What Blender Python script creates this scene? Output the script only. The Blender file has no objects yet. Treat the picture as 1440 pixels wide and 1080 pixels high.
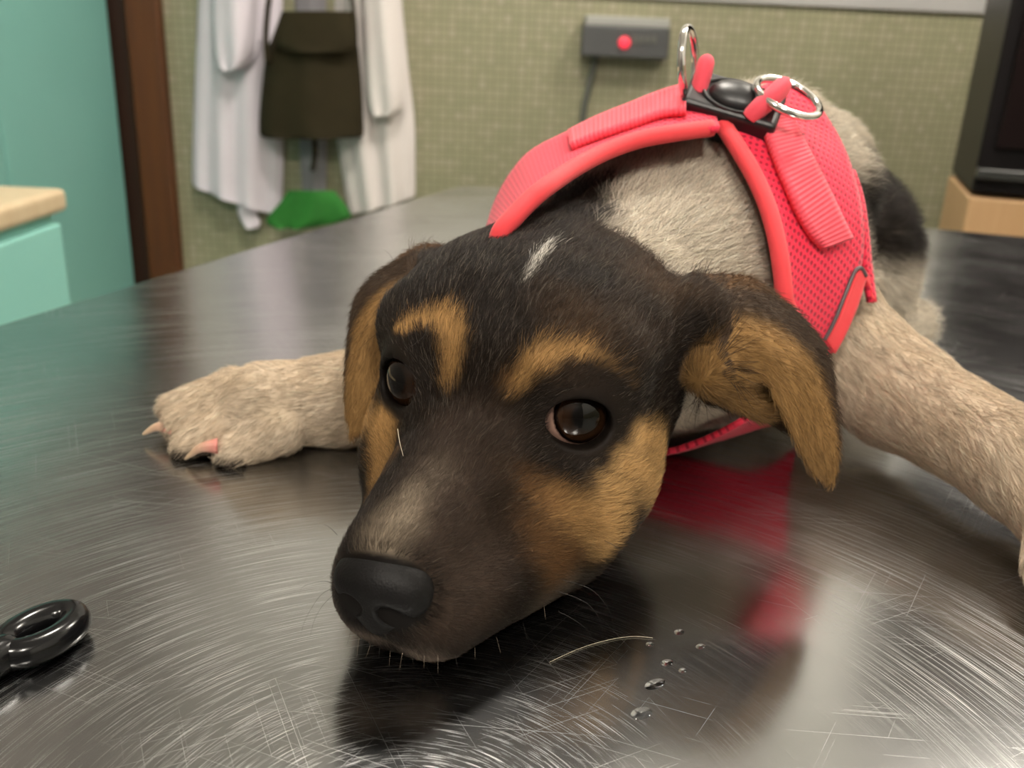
import bpy, bmesh, math, random
import numpy as np
from mathutils import Vector, Matrix
F32 = np.float32
SC = bpy.context.scene
COL = SC.collection
TZ = 0.90                                # height of the table top (m); all modelling below is in cm from the table top

# ---------------------------------------------------------------- camera
FPX = 1280.0                             # focal length in pixels of a 1440 x 1080 frame
TH = math.atan(FPX/3514.0)               # pitch
RHO = math.atan(160/3510.0)              # roll
CZ = 14.5                                # cm above the table
_R = np.array([1, 0, 0.]); _U = np.array([0, np.sin(TH), np.cos(TH)]); _F = np.array([0, np.cos(TH), -np.sin(TH)])
_Rc = np.cos(RHO)*_R + np.sin(RHO)*_U; _Uc = np.cos(RHO)*_U - np.sin(RHO)*_R
CAM = np.array([0, 0, CZ])
def at(px, py, d): return CAM + d*((px-720)/FPX*_Rc - (py-540)/FPX*_Uc + _F)
def onz(px, py, z=0.):
    r = at(px, py, 1)-CAM
    return CAM + r*(z-CZ)/r[2]
def aty(px, py, y):
    r = at(px, py, 1)-CAM
    return CAM + r*y/r[1]
def M(p): return Vector((p[0]/100, p[1]/100, p[2]/100+TZ))
cam = bpy.data.cameras.new('camera'); camo = bpy.data.objects.new('camera', cam); COL.objects.link(camo)
camo.matrix_world = Matrix(((_Rc[0], _Uc[0], -_F[0], 0), (_Rc[1], _Uc[1], -_F[1], 0), (_Rc[2], _Uc[2], -_F[2], TZ+CZ/100), (0, 0, 0, 1)))
cam.sensor_width = 36; cam.lens = 36*FPX/1440; cam.clip_start = .01; cam.clip_end = 30
cam.dof.use_dof = True; cam.dof.focus_distance = .232; cam.dof.aperture_fstop = 17
SC.camera = camo
# ---------------------------------------------------------------- world, exposure
w = bpy.data.worlds.new('world'); SC.world = w; w.use_nodes = True
w.node_tree.nodes['Background'].inputs[0].default_value = (.9, .93, 1, 1); w.node_tree.nodes['Background'].inputs[1].default_value = .1
SC.view_settings.view_transform = 'Standard'; SC.view_settings.look = 'None'; SC.view_settings.gamma = 1
SC.view_settings.use_curve_mapping = False; SC.view_settings.exposure = 0.55
SC.cycles.max_bounces = 8; SC.cycles.sample_clamp_indirect = 6
LAMP_POWER = 80.0                        # emission strength of each ceiling lamp's diffuser
LAMPS = [(120, 138), (0, 100), (-50, -125), (50, -125)]
CEIL = 180.0

# ---- signed distance toolkit and the puppy (cm, table top at z = 0) ----

def smin(a,b,k):
    h=np.maximum(k-np.abs(a-b),0)/k
    return np.minimum(a,b)-h*h*k*.25
def smax(a,b,k): return -smin(-a,-b,k)
def sph(p,c,r): return np.sqrt(((p-np.array(c,F32))**2).sum(1))-r
def ell(p,c,r):
    r=np.array(r,F32); q=p-np.array(c,F32)
    k0=np.sqrt(((q/r)**2).sum(1))+1e-6; k1=np.sqrt(((q/(r*r))**2).sum(1))+1e-6
    return k0*(k0-1)/k1
def rc(p,a,b,r1,r2):
    a=np.array(a,F32);b=np.array(b,F32);ab=b-a
    q=p-a; t=np.clip((q@ab)/(ab@ab),0,1)
    return np.sqrt(((q-t[:,None]*ab)**2).sum(1))-(r1+(r2-r1)*t)
# ---- head frame ----
HP=np.array([-.672,23.459,5.548])
HM=np.array([[.928,-.3724,.004],[-.3706,-.9244,-.0904],[-.0373,-.0824,.9959]])
u,_,v=np.linalg.svd(HM); HM=u@v
def h2w(q): return HP+np.asarray(q,float)@HM.T
def w2h(p): return ((p-HP)@HM).astype(F32)
EYES=[(-1.98,.04,.17),(2.32,-.38,-.03)]
EYER=1.02
EYEAX=[np.array([-.36,.92,.12]),np.array([.52,.82,.12])]
def head(p):
    q=w2h(p); m=q.copy(); m[:,0]=np.abs(m[:,0])
    n=q.copy(); n[:,0]=np.abs(n[:,0]-.22)
    d=ell(q,(0,-3.4,.9),(4.25,4.5,2.85))
    d=smin(d,ell(q,(0,-.8,.9),(2.7,2.2,1.6)),1.2)
    d=smin(d,rc(m,(1.5,-.2,1.05),(2.9,-1.2,1.15),.85,.95),.9)
    d=smin(d,ell(q,(0,-4.,-1.8),(3.9,3.2,3.1)),1.2)
    d=smin(d,ell(n,(2.4,-1.3,-2.4),(2.0,2.8,2.2)),1.8)
    d=smin(d,rc(q,(0,.2,-1.3),(0,5.0,-2.05),1.95,1.3),1.2)
    d=smin(d,rc(q,(0.15,4.1,-3.95),(0.2,-2,-3.6),1.3,2.0),.8)
    d=smin(d,rc(n,(.78,4.75,-3.4),(1.9,.3,-3.6),1.2,1.7),.9)
    d=smin(d,rc(m,(.35,5.6,-2.6),(.35,5.5,-2.9),.85,.85),.5)
    # eyelids: shell over the ball, then the opening
    for s in (0,1):
        c=np.array(EYES[s],F32); ax=EYEAX[s]/np.linalg.norm(EYEAX[s])
        sd=np.cross(ax,[0,0,1]); sd/=np.linalg.norm(sd); up=np.cross(sd,ax)
        d=smin(d,sph(q,c,EYER+.16),.45)
        r=q-c; X=r@sd.astype(F32); Y=r@up.astype(F32); Z=r@ax.astype(F32)
        tilt=.22*(1 if s==0 else -1); X2=X*np.cos(tilt)+Y*np.sin(tilt); Y2=-X*np.sin(tilt)+Y*np.cos(tilt)
        k=np.sqrt((X2/.92)**2+(Y2/.68)**2)
        op=np.maximum((k-1)*.68,.2-Z)
        d=smax(d,-op,.12)
        d=np.maximum(d,-(sph(q,c,EYER-.02)))
    return d
# ---- ears: sheets through profile points ----
def spline(P,n):
    P=np.asarray(P,float); m=len(P); t=np.linspace(0,m-1,n); i=np.clip(t.astype(int),0,m-2); f=(t-i)
    f=f.reshape((-1,)+(1,)*(P.ndim-1))
    g=lambda j:P[np.clip(j,0,m-1)]
    a,b,c,e=g(i-1),g(i),g(i+1),g(i+2)
    return .5*(2*b+(c-a)*f+(2*a-5*b+4*c-e)*f**2+(3*b-a-3*c+e)*f**3)
EAR_R=[[(1010,520,26.0),(1018,470,26.2),(992,400,27.6),(1000,560,28.0)],
 [(1060,528,25.8),(1050,468,25.9),(1048,400,27.9),(1050,580,28.2)],
 [(1086,545,25.6),(1085,480,25.6),(1093,430,27.9),(1085,590,28.3)],
 [(1106,575,25.7),(1114,502,25.5),(1127,463,27.8),(1105,600,28.2)],
 [(1119,605,26.0),(1140,538,25.7),(1154,500,27.7),(1125,610,28.0)],
 [(1133,635,26.4),(1159,592,26.1),(1163,545,27.5),(1142,630,27.7)],
 [(1150,662,26.8),(1168,640,26.6),(1169,612,27.3),(1156,655,27.4)],
 [(1163,673,27.1),(1165,672,27.0),(1166,668,27.2),(1163,673,27.2)]]
EAR_L=[[(590,440,28.6),(585,415,28.6),(645,355,30.5),(640,420,31.)],
 [(570,450,28.4),(567,414,28.2),(600,352,30.5),(600,430,31.)],
 [(552,468,28.2),(547,420,28.0),(565,371,30.3),(570,440,30.8)],
 [(541,500,28.1),(525,443,27.9),(530,395,30.0),(545,460,30.5)],
 [(534,540,28.2),(508,478,28.0),(508,427,29.7),(530,500,30.)],
 [(527,573,28.3),(499,527,28.2),(501,472,29.4),(520,540,29.6)],
 [(515,596,28.5),(495,574,28.5),(497,540,29.0),(510,580,29.2)],
 [(500,607,28.7),(499,606,28.7),(500,604,28.8),(501,606,28.8)]]
def earpts(E,nu,nv):
    P=np.array([[at(*q) for q in s] for s in E])       # sections x profile x 3
    P=spline(P,nu); P=np.swapaxes(spline(np.swapaxes(P,0,1),nv),0,1)
    return P                                            # nu,nv,3
EARS=[earpts(EAR_L,36,50),earpts(EAR_R,36,50)]
EARR=.17
def ear(p,s):
    E=EARS[s].reshape(-1,3).astype(F32)
    out=np.empty(len(p),F32)
    for i in range(0,len(p),20000):
        q=p[i:i+20000]
        d2=(q*q).sum(1)[:,None]-2*q@E.T+(E*E).sum(1)
        out[i:i+20000]=np.sqrt(np.maximum(d2.min(1),0))
    return out-EARR
TRAGUS=[(at(1005,520,26.6),at(1072,572,26.6),.8,.42),(at(975,450,27.0),at(1035,508,26.5),.95,.62),(at(610,400,29.6),at(580,440,29.2),.9,.6)]
# ---- body ----
def W(*a): return np.array(a,float)
BODY=[ # kind,args,k
 ('ell',((6.9,38.2,5.7),(6.5,5.6,6.4)),0),
 ('rc',((5.0,34.0,5.6),(8.0,37.5,6.6),4.6,5.2),2.),
 ('rc',((2.2,29.0,5.8),(6.0,35.,6.2),3.9,4.6),2.),
 ('rc',((8.5,39,6.6),(15.6,52,6.0),5.6,4.6),2.5),
 ('ell',((15.3,52.5,5.8),(4.2,5.2,5.3)),2.5),
 ('rc',((2.2,38,7.6),(5.8,38.5,9.8),2.5,2.2),1.5),
 ('rc',((9.8,39,11.5),(17,52,10.2),1.7,1.6),2.0),
 ('rc',((2.6,38.2,8.5),(6.6,38.5,10.4),2.2,2.3),1.2),
 ('rc',((6.6,38.5,10.4),(10.3,38.9,11.2),2.3,2.1),1.0),
 ('rc',((10.3,38.9,11.2),(13.0,39.2,9.6),2.1,2.0),1.0),
 # thigh (image right) and hidden thigh
 ('ell',((18.9,49.0,4.6),(2.4,4.2,4.3)),1.6),
 ('ell',((13.0,55.0,4.4),(2.6,4.4,4.0)),1.2),
 ('rc',((21.,47.5,1.6),(19.,45.,1.0),1.5,1.0),.8),
 ('rc',((11.,53.,1.5),(9.,50.,1.0),1.5,1.0),.8),
 ('rc',((19.5,56,5.5),(21.5,59.5,3.0),1.3,.9),1.),
 ('rc',((21.5,59.5,3.0),(22.,64,1.0),.9,.5),.5),
]
LEGS=[[ # image-right foreleg
 ('rc',((11.0,37.4,5.0),(14.7,33.0,2.9),3.2,1.95),1.5),
 ('rc',((14.7,32.8,2.9),(16.9,27.6,2.45),1.95,1.6),.8),
 ('rc',((16.9,27.6,2.45),(17.3,24.2,1.7),1.6,1.4),.8),
 ('ell',((17.1,23.4,1.2),(1.7,1.7,1.2)),.6)]+[
 ('rc',((17.2+dx,23.2,1.2),(17.3+dx*1.35,20.9-.5*(1.2-abs(dx)),.8),.8,.6),.3) for dx in (-1.2,-.4,.4,1.2)],
 [ # image-left foreleg
 ('rc',((2.0,36.5,5.5),(-1.8,35.2,2.6),3.2,2.0),1.5),
 ('rc',((-1.8,35.2,2.4),(-6.5,32.6,1.65),2.0,1.55),.8),
 ('rc',((-6.5,32.6,1.65),(-9.2,31.8,1.7),1.6,1.55),.8)]+[
 ('rc',(at(*a),at(*b),r1,r2),k) for a,b,r1,r2,k in (
 ((330,548,35.2),(243,572,35.3),.85,.55,.5),((330,560,34.6),(252,597,34.6),.9,.62,.35),
 ((345,585,34.0),(268,627,33.7),.9,.66,.35),((395,600,33.6),(330,634,33.2),1.0,.72,.35))]]
def prims(p,L,d=None):
    for kind,a,k in L:
        e={'ell':ell,'rc':rc,'sph':sph}[kind](p,*a)
        d=e if d is None else smin(d,e,max(k,1e-3))
    return d
GROUPS=[('head',head,h2w((0,-.5,-.8)),8.2),('earL',lambda p:ear(p,0),None,0),('earR',lambda p:ear(p,1),None,0),
 ('trag',lambda p:prims(p,[('rc',t,0) for t in TRAGUS]),h2w((0,-3.5,1)),8.),
 ('body',lambda p:prims(p,BODY),W(12,45,6),26.),('legR',lambda p:prims(p,LEGS[0]),W(14.5,30,3.5),12.),('legL',lambda p:prims(p,LEGS[1]),W(-4,33.5,3.5),13.)]
GK=dict(head=0,earL=.5,earR=.5,trag=.7,body=1.6,legR=1.2,legL=1.2)
for i,g in enumerate(GROUPS):
    if g[2] is None:
        E=EARS[0 if g[0]=='earL' else 1].reshape(-1,3); c=E.mean(0); GROUPS[i]=(g[0],g[1],c,np.linalg.norm(E-c,axis=1).max()+.3)
def sdf(p,only=None):
    p=np.asarray(p,F32); d=None
    for n,fn,c,R in GROUPS:
        if only and n not in only: continue
        lb=np.sqrt(((p-c.astype(F32))**2).sum(1))-R
        e=np.maximum(lb,1.6); m=lb<1.6
        if m.any(): e[m]=fn(p[m])
        d=e if d is None else smin(d,e,GK[n] or .5)
    d=smax(d,-sph(p,at(1083,539,26.0),.45),.2)
    d=smax(d,.04-p[:,2],.25)
    return d
# ---------------------------------------------------------------- blender helpers
def link(o, parent=None):
    COL.objects.link(o)
    if parent: o.parent = parent
    return o
def tag(o, label, cat, group=None, kind=None):
    if label: o['label'] = label
    if cat: o['category'] = cat
    if group: o['group'] = group
    if kind: o['kind'] = kind
    return o
def struct(o): o['kind'] = 'structure'; return o
def empty(name, p, label, cat, group=None):
    o = bpy.data.objects.new(name, None); o.location = M(p); o.empty_display_size = .02
    link(o); return tag(o, label, cat, group)
def mesh_obj(name, V, F, mat, parent=None, smooth=True, label=None):
    """V in cm; children of an empty are stored relative to it"""
    me = bpy.data.meshes.new(name); off = np.array([0, 0, 0.])
    V = np.asarray(V, float)/100 + np.array([0, 0, TZ])
    if parent is not None:
        o_ = parent
        while o_ is not None: off = off + np.array(o_.location); o_ = o_.parent
    V = V-off
    me.from_pydata(V.tolist(), [], [list(map(int, f)) for f in F]); me.update()
    if smooth: me.polygons.foreach_set('use_smooth', [True]*len(me.polygons))
    o = bpy.data.objects.new(name, me); me.materials.append(mat); link(o, parent)
    if label: o['label'] = label
    return o
def mat(name, col, rough=.5, metal=0., spec=.5, **kw):
    m = bpy.data.materials.new(name); m.use_nodes = True
    b = m.node_tree.nodes['Principled BSDF']
    b.inputs['Base Color'].default_value = (*col, 1); b.inputs['Roughness'].default_value = rough
    b.inputs['Metallic'].default_value = metal; b.inputs['Specular IOR Level'].default_value = spec
    for k, v in kw.items(): b.inputs[k].default_value = v
    return m
class NT:
    def __init__(s, m): s.t = m.node_tree; s.b = s.t.nodes['Principled BSDF']
    def n(s, typ, **kw):
        n = s.t.nodes.new('ShaderNode'+typ)
        for k, v in kw.items():
            if k.startswith('i_'): n.inputs[int(k[2:])].default_value = v
            else: setattr(n, k, v)
        return n
    def l(s, a, b): s.t.links.new(a, b)
    def math(s, op, a, b=None, c=None):
        n = s.n('Math', operation=op)
        for i, x in enumerate((a, b, c)):
            if x is None: continue
            if isinstance(x, (int, float)): n.inputs[i].default_value = x
            else: s.l(x, n.inputs[i])
        return n.outputs[0]
    def ramp(s, f, stops):
        n = s.n('ValToRGB'); e = n.color_ramp.elements
        while len(e) < len(stops): e.new(.5)
        for q, (p, c) in zip(e, stops): q.position = p; q.color = (*c, 1) if len(c) == 3 else c
        s.l(f, n.inputs[0]); return n.outputs[0]
    def mix(s, f, a, b):
        n = s.n('Mix', data_type='RGBA')
        for i, x in ((0, f), (6, a), (7, b)):
            if isinstance(x, (int, float)): n.inputs[i].default_value = x
            elif isinstance(x, tuple): n.inputs[i].default_value = (*x, 1)
            else: s.l(x, n.inputs[i])
        return n.outputs[2]
    def bump(s, h, strength, dist):
        n = s.n('Bump'); n.inputs['Strength'].default_value = strength; n.inputs['Distance'].default_value = dist
        s.l(h, n.inputs['Height']); return n.outputs[0]
def noise_mat(name, c1, c2, scale, rough=.5, bump=0., **kw):
    m = mat(name, c1, rough, **kw); t = NT(m)
    no = t.n('TexNoise'); no.inputs['Scale'].default_value = scale; no.inputs['Detail'].default_value = 4
    co = t.n('TexCoord'); t.l(co.outputs['Object'], no.inputs['Vector'])
    t.l(t.mix(no.outputs[0], c1, c2), t.b.inputs['Base Color'])
    if bump: t.l(t.bump(no.outputs[0], bump, .002), t.b.inputs['Normal'])
    return m
def box_vf(x0, x1, y0, y1, z0, z1):
    V = [(x, y, z) for z in (z0, z1) for y in (y0, y1) for x in (x0, x1)]
    return V, [(0, 2, 3, 1), (4, 5, 7, 6), (0, 1, 5, 4), (2, 6, 7, 3), (0, 4, 6, 2), (1, 3, 7, 5)]
def box(name, x0, x1, y0, y1, z0, z1, m, parent=None, bev=.3, label=None):
    V, F = box_vf(x0, x1, y0, y1, z0, z1); o = mesh_obj(name, V, F, m, parent, smooth=False, label=label)
    if bev:
        b = o.modifiers.new('bevel', 'BEVEL'); b.width = bev/100; b.segments = 3; b.limit_method = 'ANGLE'
    return o
def tube_vf(P, r, n=10, closed=False, flat=1.):
    """tube along P (cm); r a number or a list; flat squeezes it along its second axis"""
    P = np.asarray(P, float); m = len(P); r = np.full(m, r) if np.isscalar(r) else np.asarray(r, float)
    T = np.roll(P, -1, 0)-np.roll(P, 1, 0) if closed else np.gradient(P, axis=0)
    T /= np.linalg.norm(T, axis=1, keepdims=True)+1e-12
    a = np.array([0, 0, 1.]) if abs(T[0, 2]) < .9 else np.array([1., 0, 0])
    A = []
    for t in T:
        a = a-t*(a@t); a /= np.linalg.norm(a)+1e-12; A.append(a)
    A = np.array(A); B = np.cross(T, A)
    th = np.linspace(0, 2*np.pi, n, endpoint=False)
    V = P[:, None]+r[:, None, None]*(np.cos(th)[None, :, None]*A[:, None]*flat+np.sin(th)[None, :, None]*B[:, None])
    V = V.reshape(-1, 3); F = []
    for i in range(m if closed else m-1):
        for j in range(n):
            k = (i+1) % m; F.append((i*n+j, i*n+(j+1) % n, k*n+(j+1) % n, k*n+j))
    if not closed: F += [tuple(range(n))[::-1], tuple(range((m-1)*n, m*n))]
    return V, F
def tube(name, P, r, m, parent=None, n=10, closed=False, label=None, flat=1.):
    V, F = tube_vf(P, r, n, closed, flat); return mesh_obj(name, V, F, m, parent, label=label)
def lathe_vf(prof, n=32):
    V = []; F = []
    for (r, z) in prof:
        for j in range(n): V.append((r*math.cos(2*math.pi*j/n), r*math.sin(2*math.pi*j/n), z))
    for i in range(len(prof)-1):
        for j in range(n): F.append((i*n+j, i*n+(j+1) % n, (i+1)*n+(j+1) % n, (i+1)*n+j))
    F += [tuple(range(n))[::-1], tuple(range((len(prof)-1)*n, len(prof)*n))]
    return np.array(V), F
def joinvf(*L):
    V = []; F = []; o = 0
    for v, f in L:
        V.append(np.asarray(v, float)); F += [tuple(i+o for i in q) for q in f]; o += len(v)
    return np.concatenate(V), F

# ---------------------------------------------------------------- the setting
def tile_material():
    m = mat('green_mosaic', (.3, .3, .2), .35); t = NT(m)
    co = t.n('TexCoord'); mp = t.n('Mapping'); t.l(co.outputs['Object'], mp.inputs[0])
    sx = t.n('SeparateXYZ'); t.l(mp.outputs[0], sx.inputs[0])
    u = t.math('ADD', sx.outputs[0], sx.outputs[1])
    p = .0195
    def cell(v):
        s = t.math('DIVIDE', v, p); fr = t.math('FRACT', s); fl = t.math('FLOOR', s)
        e = t.math('MINIMUM', fr, t.math('SUBTRACT', 1.0, fr)); return e, fl
    eu, fu = cell(u); ev, fv = cell(sx.outputs[2])
    edge = t.math('MINIMUM', eu, ev)
    grout = t.math('LESS_THAN', edge, .075)
    cb = t.n('CombineXYZ'); t.l(fu, cb.inputs[0]); t.l(fv, cb.inputs[1])
    wn = t.n('TexWhiteNoise', noise_dimensions='2D'); t.l(cb.outputs[0], wn.inputs[0])
    tiles = t.ramp(wn.outputs[0], [(0, (.285, .28, .175)), (.5, (.32, .305, .195)), (.85, (.345, .32, .215)), (1, (.37, .335, .235))])
    t.l(t.mix(grout, tiles, (.21, .205, .13)), t.b.inputs['Base Color'])
    t.l(t.bump(t.math('MULTIPLY', grout, -1.0), .4, .001), t.b.inputs['Normal'])
    return m
m_tile = tile_material()
m_turq = noise_mat('turquoise_paint', (.165, .39, .345), (.185, .415, .37), 6, .45)
m_turq2 = noise_mat('turquoise_laminate', (.245, .56, .50), (.26, .58, .52), 6, .35)
m_white = noise_mat('white_paint', (.68, .67, .64), (.72, .71, .68), 4, .7)
m_upper = noise_mat('pale_wall_paint', (.62, .61, .57), (.66, .65, .61), 4, .7)
m_trim = mat('grey_trim', (.42, .41, .40), .4)
m_floor = noise_mat('floor_tile', (.30, .29, .27), (.36, .35, .33), 5, .4)
XL, XR, YB, YF = -107.0, 150.0, 240.0, -190.0
FLZ = -90.0; TOPT = 28.0
struct(box('floor', XL-6, XR+6, YF-6, YB+6, FLZ-6, FLZ, m_floor, bev=0))
struct(box('ceiling', XL-6, XR+6, YF-6, YB+6, CEIL, CEIL+6, m_white, bev=0))
struct(box('wall_back', XL-6, XR+6, YB, YB+6, FLZ, TOPT, m_tile, bev=0))
struct(box('wall_back_upper', XL-6, XR+6, YB, YB+6, TOPT, CEIL, m_upper, bev=0))
struct(box('trim_1', XL+.5, XR-.5, YB-.9, YB+1, TOPT, TOPT+4.5, m_trim, bev=.2))
m_taupe = noise_mat('taupe_wall_paint', (.17, .155, .14), (.20, .185, .17), 4, .7)
struct(box('wall_left', XL-6, XL, YF, YB, FLZ, CEIL, m_taupe, bev=0))
struct(box('wall_right', XR, XR+6, YF, YB, FLZ, TOPT, m_tile, bev=0))
struct(box('wall_right_upper', XR, XR+6, YF, YB, TOPT, CEIL, m_upper, bev=0))
struct(box('wall_front', XL-6, XR+6, YF-6, YF, FLZ, CEIL, noise_mat('dark_taupe_paint', (.085, .08, .075), (.10, .095, .09), 4, .7), bev=0))
def wood_mat(name, c1, c2, rough, sc=1.):
    m = mat(name, c1, rough); t = NT(m)
    co = t.n('TexCoord'); mp = t.n('Mapping'); mp.inputs['Scale'].default_value = (40*sc, 40*sc, 2.0*sc)
    no = t.n('TexNoise'); no.inputs['Scale'].default_value = 1.5; no.inputs['Detail'].default_value = 6
    t.l(co.outputs['Object'], mp.inputs[0]); t.l(mp.outputs[0], no.inputs[0])
    t.l(t.ramp(no.outputs[0], [(.3, c1), (.7, c2)]), t.b.inputs['Base Color'])
    return m
m_brown = wood_mat('brown_door_wood', (.068, .019, .002), (.10, .030, .003), .55)
m_brown2 = wood_mat('shaded_door_wood', (.020, .006, .0015), (.03, .009, .002), .55)  # darker copy of the door brown, the recess shadow put into its colour
door = struct(bpy.data.objects.new('door_1', None)); link(door); door.location = M((-98, YB, FLZ))
box('door_leaf', XL, -97.5, YB-2, YB-.2, FLZ, CEIL-55, m_brown2, door, .2)
box('door_casing', -97.8, -89.5, YB-4, YB-.2, FLZ, CEIL-50, m_brown, door, .6)

# ---------------------------------------------------------------- ceiling lamps
m_lampframe = mat('lamp_frame', (.75, .75, .73), .4)
m_lamp = bpy.data.materials.new('lamp_diffuser'); m_lamp.use_nodes = True
_t = m_lamp.node_tree; _t.nodes.remove(_t.nodes['Principled BSDF'])
_e = _t.nodes.new('ShaderNodeEmission'); _e.inputs[0].default_value = (1, .925, .82, 1); _e.inputs[1].default_value = LAMP_POWER
_t.links.new(_e.outputs[0], _t.nodes['Material Output'].inputs[0])
LLAB = ['round ceiling lamp nearest the tall black cabinet', 'round ceiling lamp nearest the lab coats', 'round ceiling lamp behind the camera on the side of the turquoise drawers', 'round ceiling lamp behind the camera on the side of the black cabinet']
for (x, y), lab in zip(LAMPS, LLAB):
    e = empty('ceiling_lamp', (x, y, CEIL), lab, 'lamp', 'round ceiling lamps')
    V, F = lathe_vf([(12, -2.2), (15.5, -2.2), (16, -1.5), (16, 0), (12, 0)], 40)
    V[:, :2] += (x, y); V[:, 2] += CEIL; mesh_obj('lamp_frame', V, F, m_lampframe, e)
    V, F = lathe_vf([(13.5, -2.3), (14.5, -4), (14.5, -9), (13, -10.5), (9, -11.2), (4, -11.5)], 40)
    V[:, :2] += (x, y); V[:, 2] += CEIL; mesh_obj('lamp_diffuser', V, F, m_lamp, e, smooth=False)

# ---------------------------------------------------------------- the steel table
def steel_mat():
    m = mat('brushed_steel', (.50, .48, .465), .2, metal=1.); t = NT(m)
    co = t.n('TexCoord'); ob = co.outputs['Object']
    def polar(cx, cy, kr, ka):
        s = t.n('VectorMath', operation='SUBTRACT'); t.l(ob, s.inputs[0]); s.inputs[1].default_value = (cx, cy, 0)
        x = t.n('SeparateXYZ'); t.l(s.outputs[0], x.inputs[0])
        r = t.math('SQRT', t.math('ADD', t.math('MULTIPLY', x.outputs[0], x.outputs[0]), t.math('MULTIPLY', x.outputs[1], x.outputs[1])))
        a = t.math('ARCTAN2', x.outputs[1], x.outputs[0])
        c = t.n('CombineXYZ'); t.l(t.math('MULTIPLY', r, kr), c.inputs[0]); t.l(t.math('MULTIPLY', a, ka), c.inputs[1]); return c.outputs[0]
    def straight(ang, kx, ky, seed):
        mp = t.n('Mapping'); mp.inputs['Rotation'].default_value = (0, 0, ang); mp.inputs['Location'].default_value = (seed, seed*.7, 0)
        t.l(ob, mp.inputs[0]); v = t.n('VectorMath', operation='MULTIPLY'); t.l(mp.outputs[0], v.inputs[0]); v.inputs[1].default_value = (kx, ky, 0); return v.outputs[0]
    def noise(v, sc=1., det=2.):
        n = t.n('TexNoise'); n.inputs['Scale'].default_value = sc; n.inputs['Detail'].default_value = det; t.l(v, n.inputs['Vector']); return n.outputs[0]
    cx_, cy_ = TABO
    swirl = noise(polar(-.017-cx_, .13-cy_, 5200, 3.5), 1., 3.)                  # fine brushing in arcs
    swirl2 = noise(polar(-.017-cx_, .13-cy_, 6500, 3.2), 1., 1.)
    patchy = noise(ob, 14., 2.)
    arcs = t.math('MULTIPLY', t.ramp(swirl2, [(.57, (0, 0, 0)), (.69, (1, 1, 1))]), t.ramp(patchy, [(.35, (.3, .3, .3)), (.60, (1, 1, 1))]))
    scr = None
    for i, (a, kx, ky, th) in enumerate(((.35, 14, 5200, .765), (-.5, 12, 5600, .77), (1.1, 11, 5200, .785), (.05, 9, 5000, .77), (-1.0, 13, 5500, .79))):
        s = t.ramp(noise(straight(a, kx, ky, i*3.1), 1., 0.), [(th, (0, 0, 0)), (th+.04, (1, 1, 1))])
        scr = s if scr is None else t.math('MAXIMUM', scr, s)
    scr = t.math('MULTIPLY', scr, t.ramp(noise(ob, 25., 1.), [(.40, (.15, .15, .15)), (.7, (.85, .85, .85))]))
    marks = t.math('MAXIMUM', t.math('MULTIPLY', arcs, .95), scr)
    cloud = noise(ob, 9., 3.)
    cmix = t.n('Mix', data_type='RGBA'); t.l(marks, cmix.inputs[0]); cmix.inputs[7].default_value = (.58, .58, .57, 1)
    rough = t.math('ADD', t.math('MULTIPLY', marks, .24), t.math('ADD', .13, t.math('MULTIPLY', cloud, .10)))
    t.l(rough, t.b.inputs['Roughness'])
    h = t.math('ADD', t.math('MULTIPLY', swirl, .8), t.math('ADD', t.math('MULTIPLY', arcs, .9), t.math('MULTIPLY', scr, .5)))
    t.l(t.bump(h, .17, .00003), t.b.inputs['Normal'])
    t.l(t.mix(cloud, (.365, .37, .372), (.425, .43, .433)), cmix.inputs[6]); t.l(cmix.outputs[2], t.b.inputs['Base Color'])
    return m
CORN = np.array([-6.8, 106.2]); EA = np.array([.317, .948]); EB = np.array([.948, -.317])
def tabxy(a, b): return CORN-EA*a+EB*b
TL, TW = 135.0, 86.0
TABO = tabxy(TL/2, TW/2)/100
m_steel = steel_mat()
tab = empty('examination_table', (*tabxy(TL/2, TW/2), FLZ), 'brushed stainless steel examination table the puppy lies on', 'table')
def slab(name, a0, a1, b0, b1, z0, z1, m, parent, r=2.5, bev=.5):
    P = []
    for (ca, cb, s) in ((a0+r, b0+r, 180), (a1-r, b0+r, 270), (a1-r, b1-r, 0), (a0+r, b1-r, 90)):
        for k in range(7):
            th = math.radians(s+15*k); P.append(tabxy(ca+r*math.cos(th), cb+r*math.sin(th)))
    n = len(P); V = [(p[0], p[1], z0) for p in P]+[(p[0], p[1], z1) for p in P]
    F = [tuple(range(n)), tuple(range(2*n-1, n-1, -1))]+[(i, i+n, (i+1) % n+n, (i+1) % n) for i in range(n)]
    o = mesh_obj(name, V, F, m, parent, smooth=False)
    bm = bmesh.new(); bm.from_mesh(o.data); bmesh.ops.recalc_face_normals(bm, faces=bm.faces); bm.to_mesh(o.data); bm.free()
    if bev:
        b = o.modifiers.new('bevel', 'BEVEL'); b.width = bev/100; b.segments = 4; b.limit_method = 'ANGLE'; b.angle_limit = math.radians(60)
    return o
slab('table_top', 0, TL, 0, TW, -3.5, 0, m_steel, tab)
m_steel2 = mat('steel_frame', (.5, .5, .5), .35, metal=1.)
for a in (8, TL-8):
    for b in (8, TW-8):
        p = tabxy(a, b); tube('leg', [(p[0], p[1], FLZ+.2), (p[0], p[1], -3.6)], 2.0, m_steel2, tab, 16)
slab('shelf', 10, TL-10, 8, TW-8, -60, -58, m_steel2, tab, 2, 0)

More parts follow.
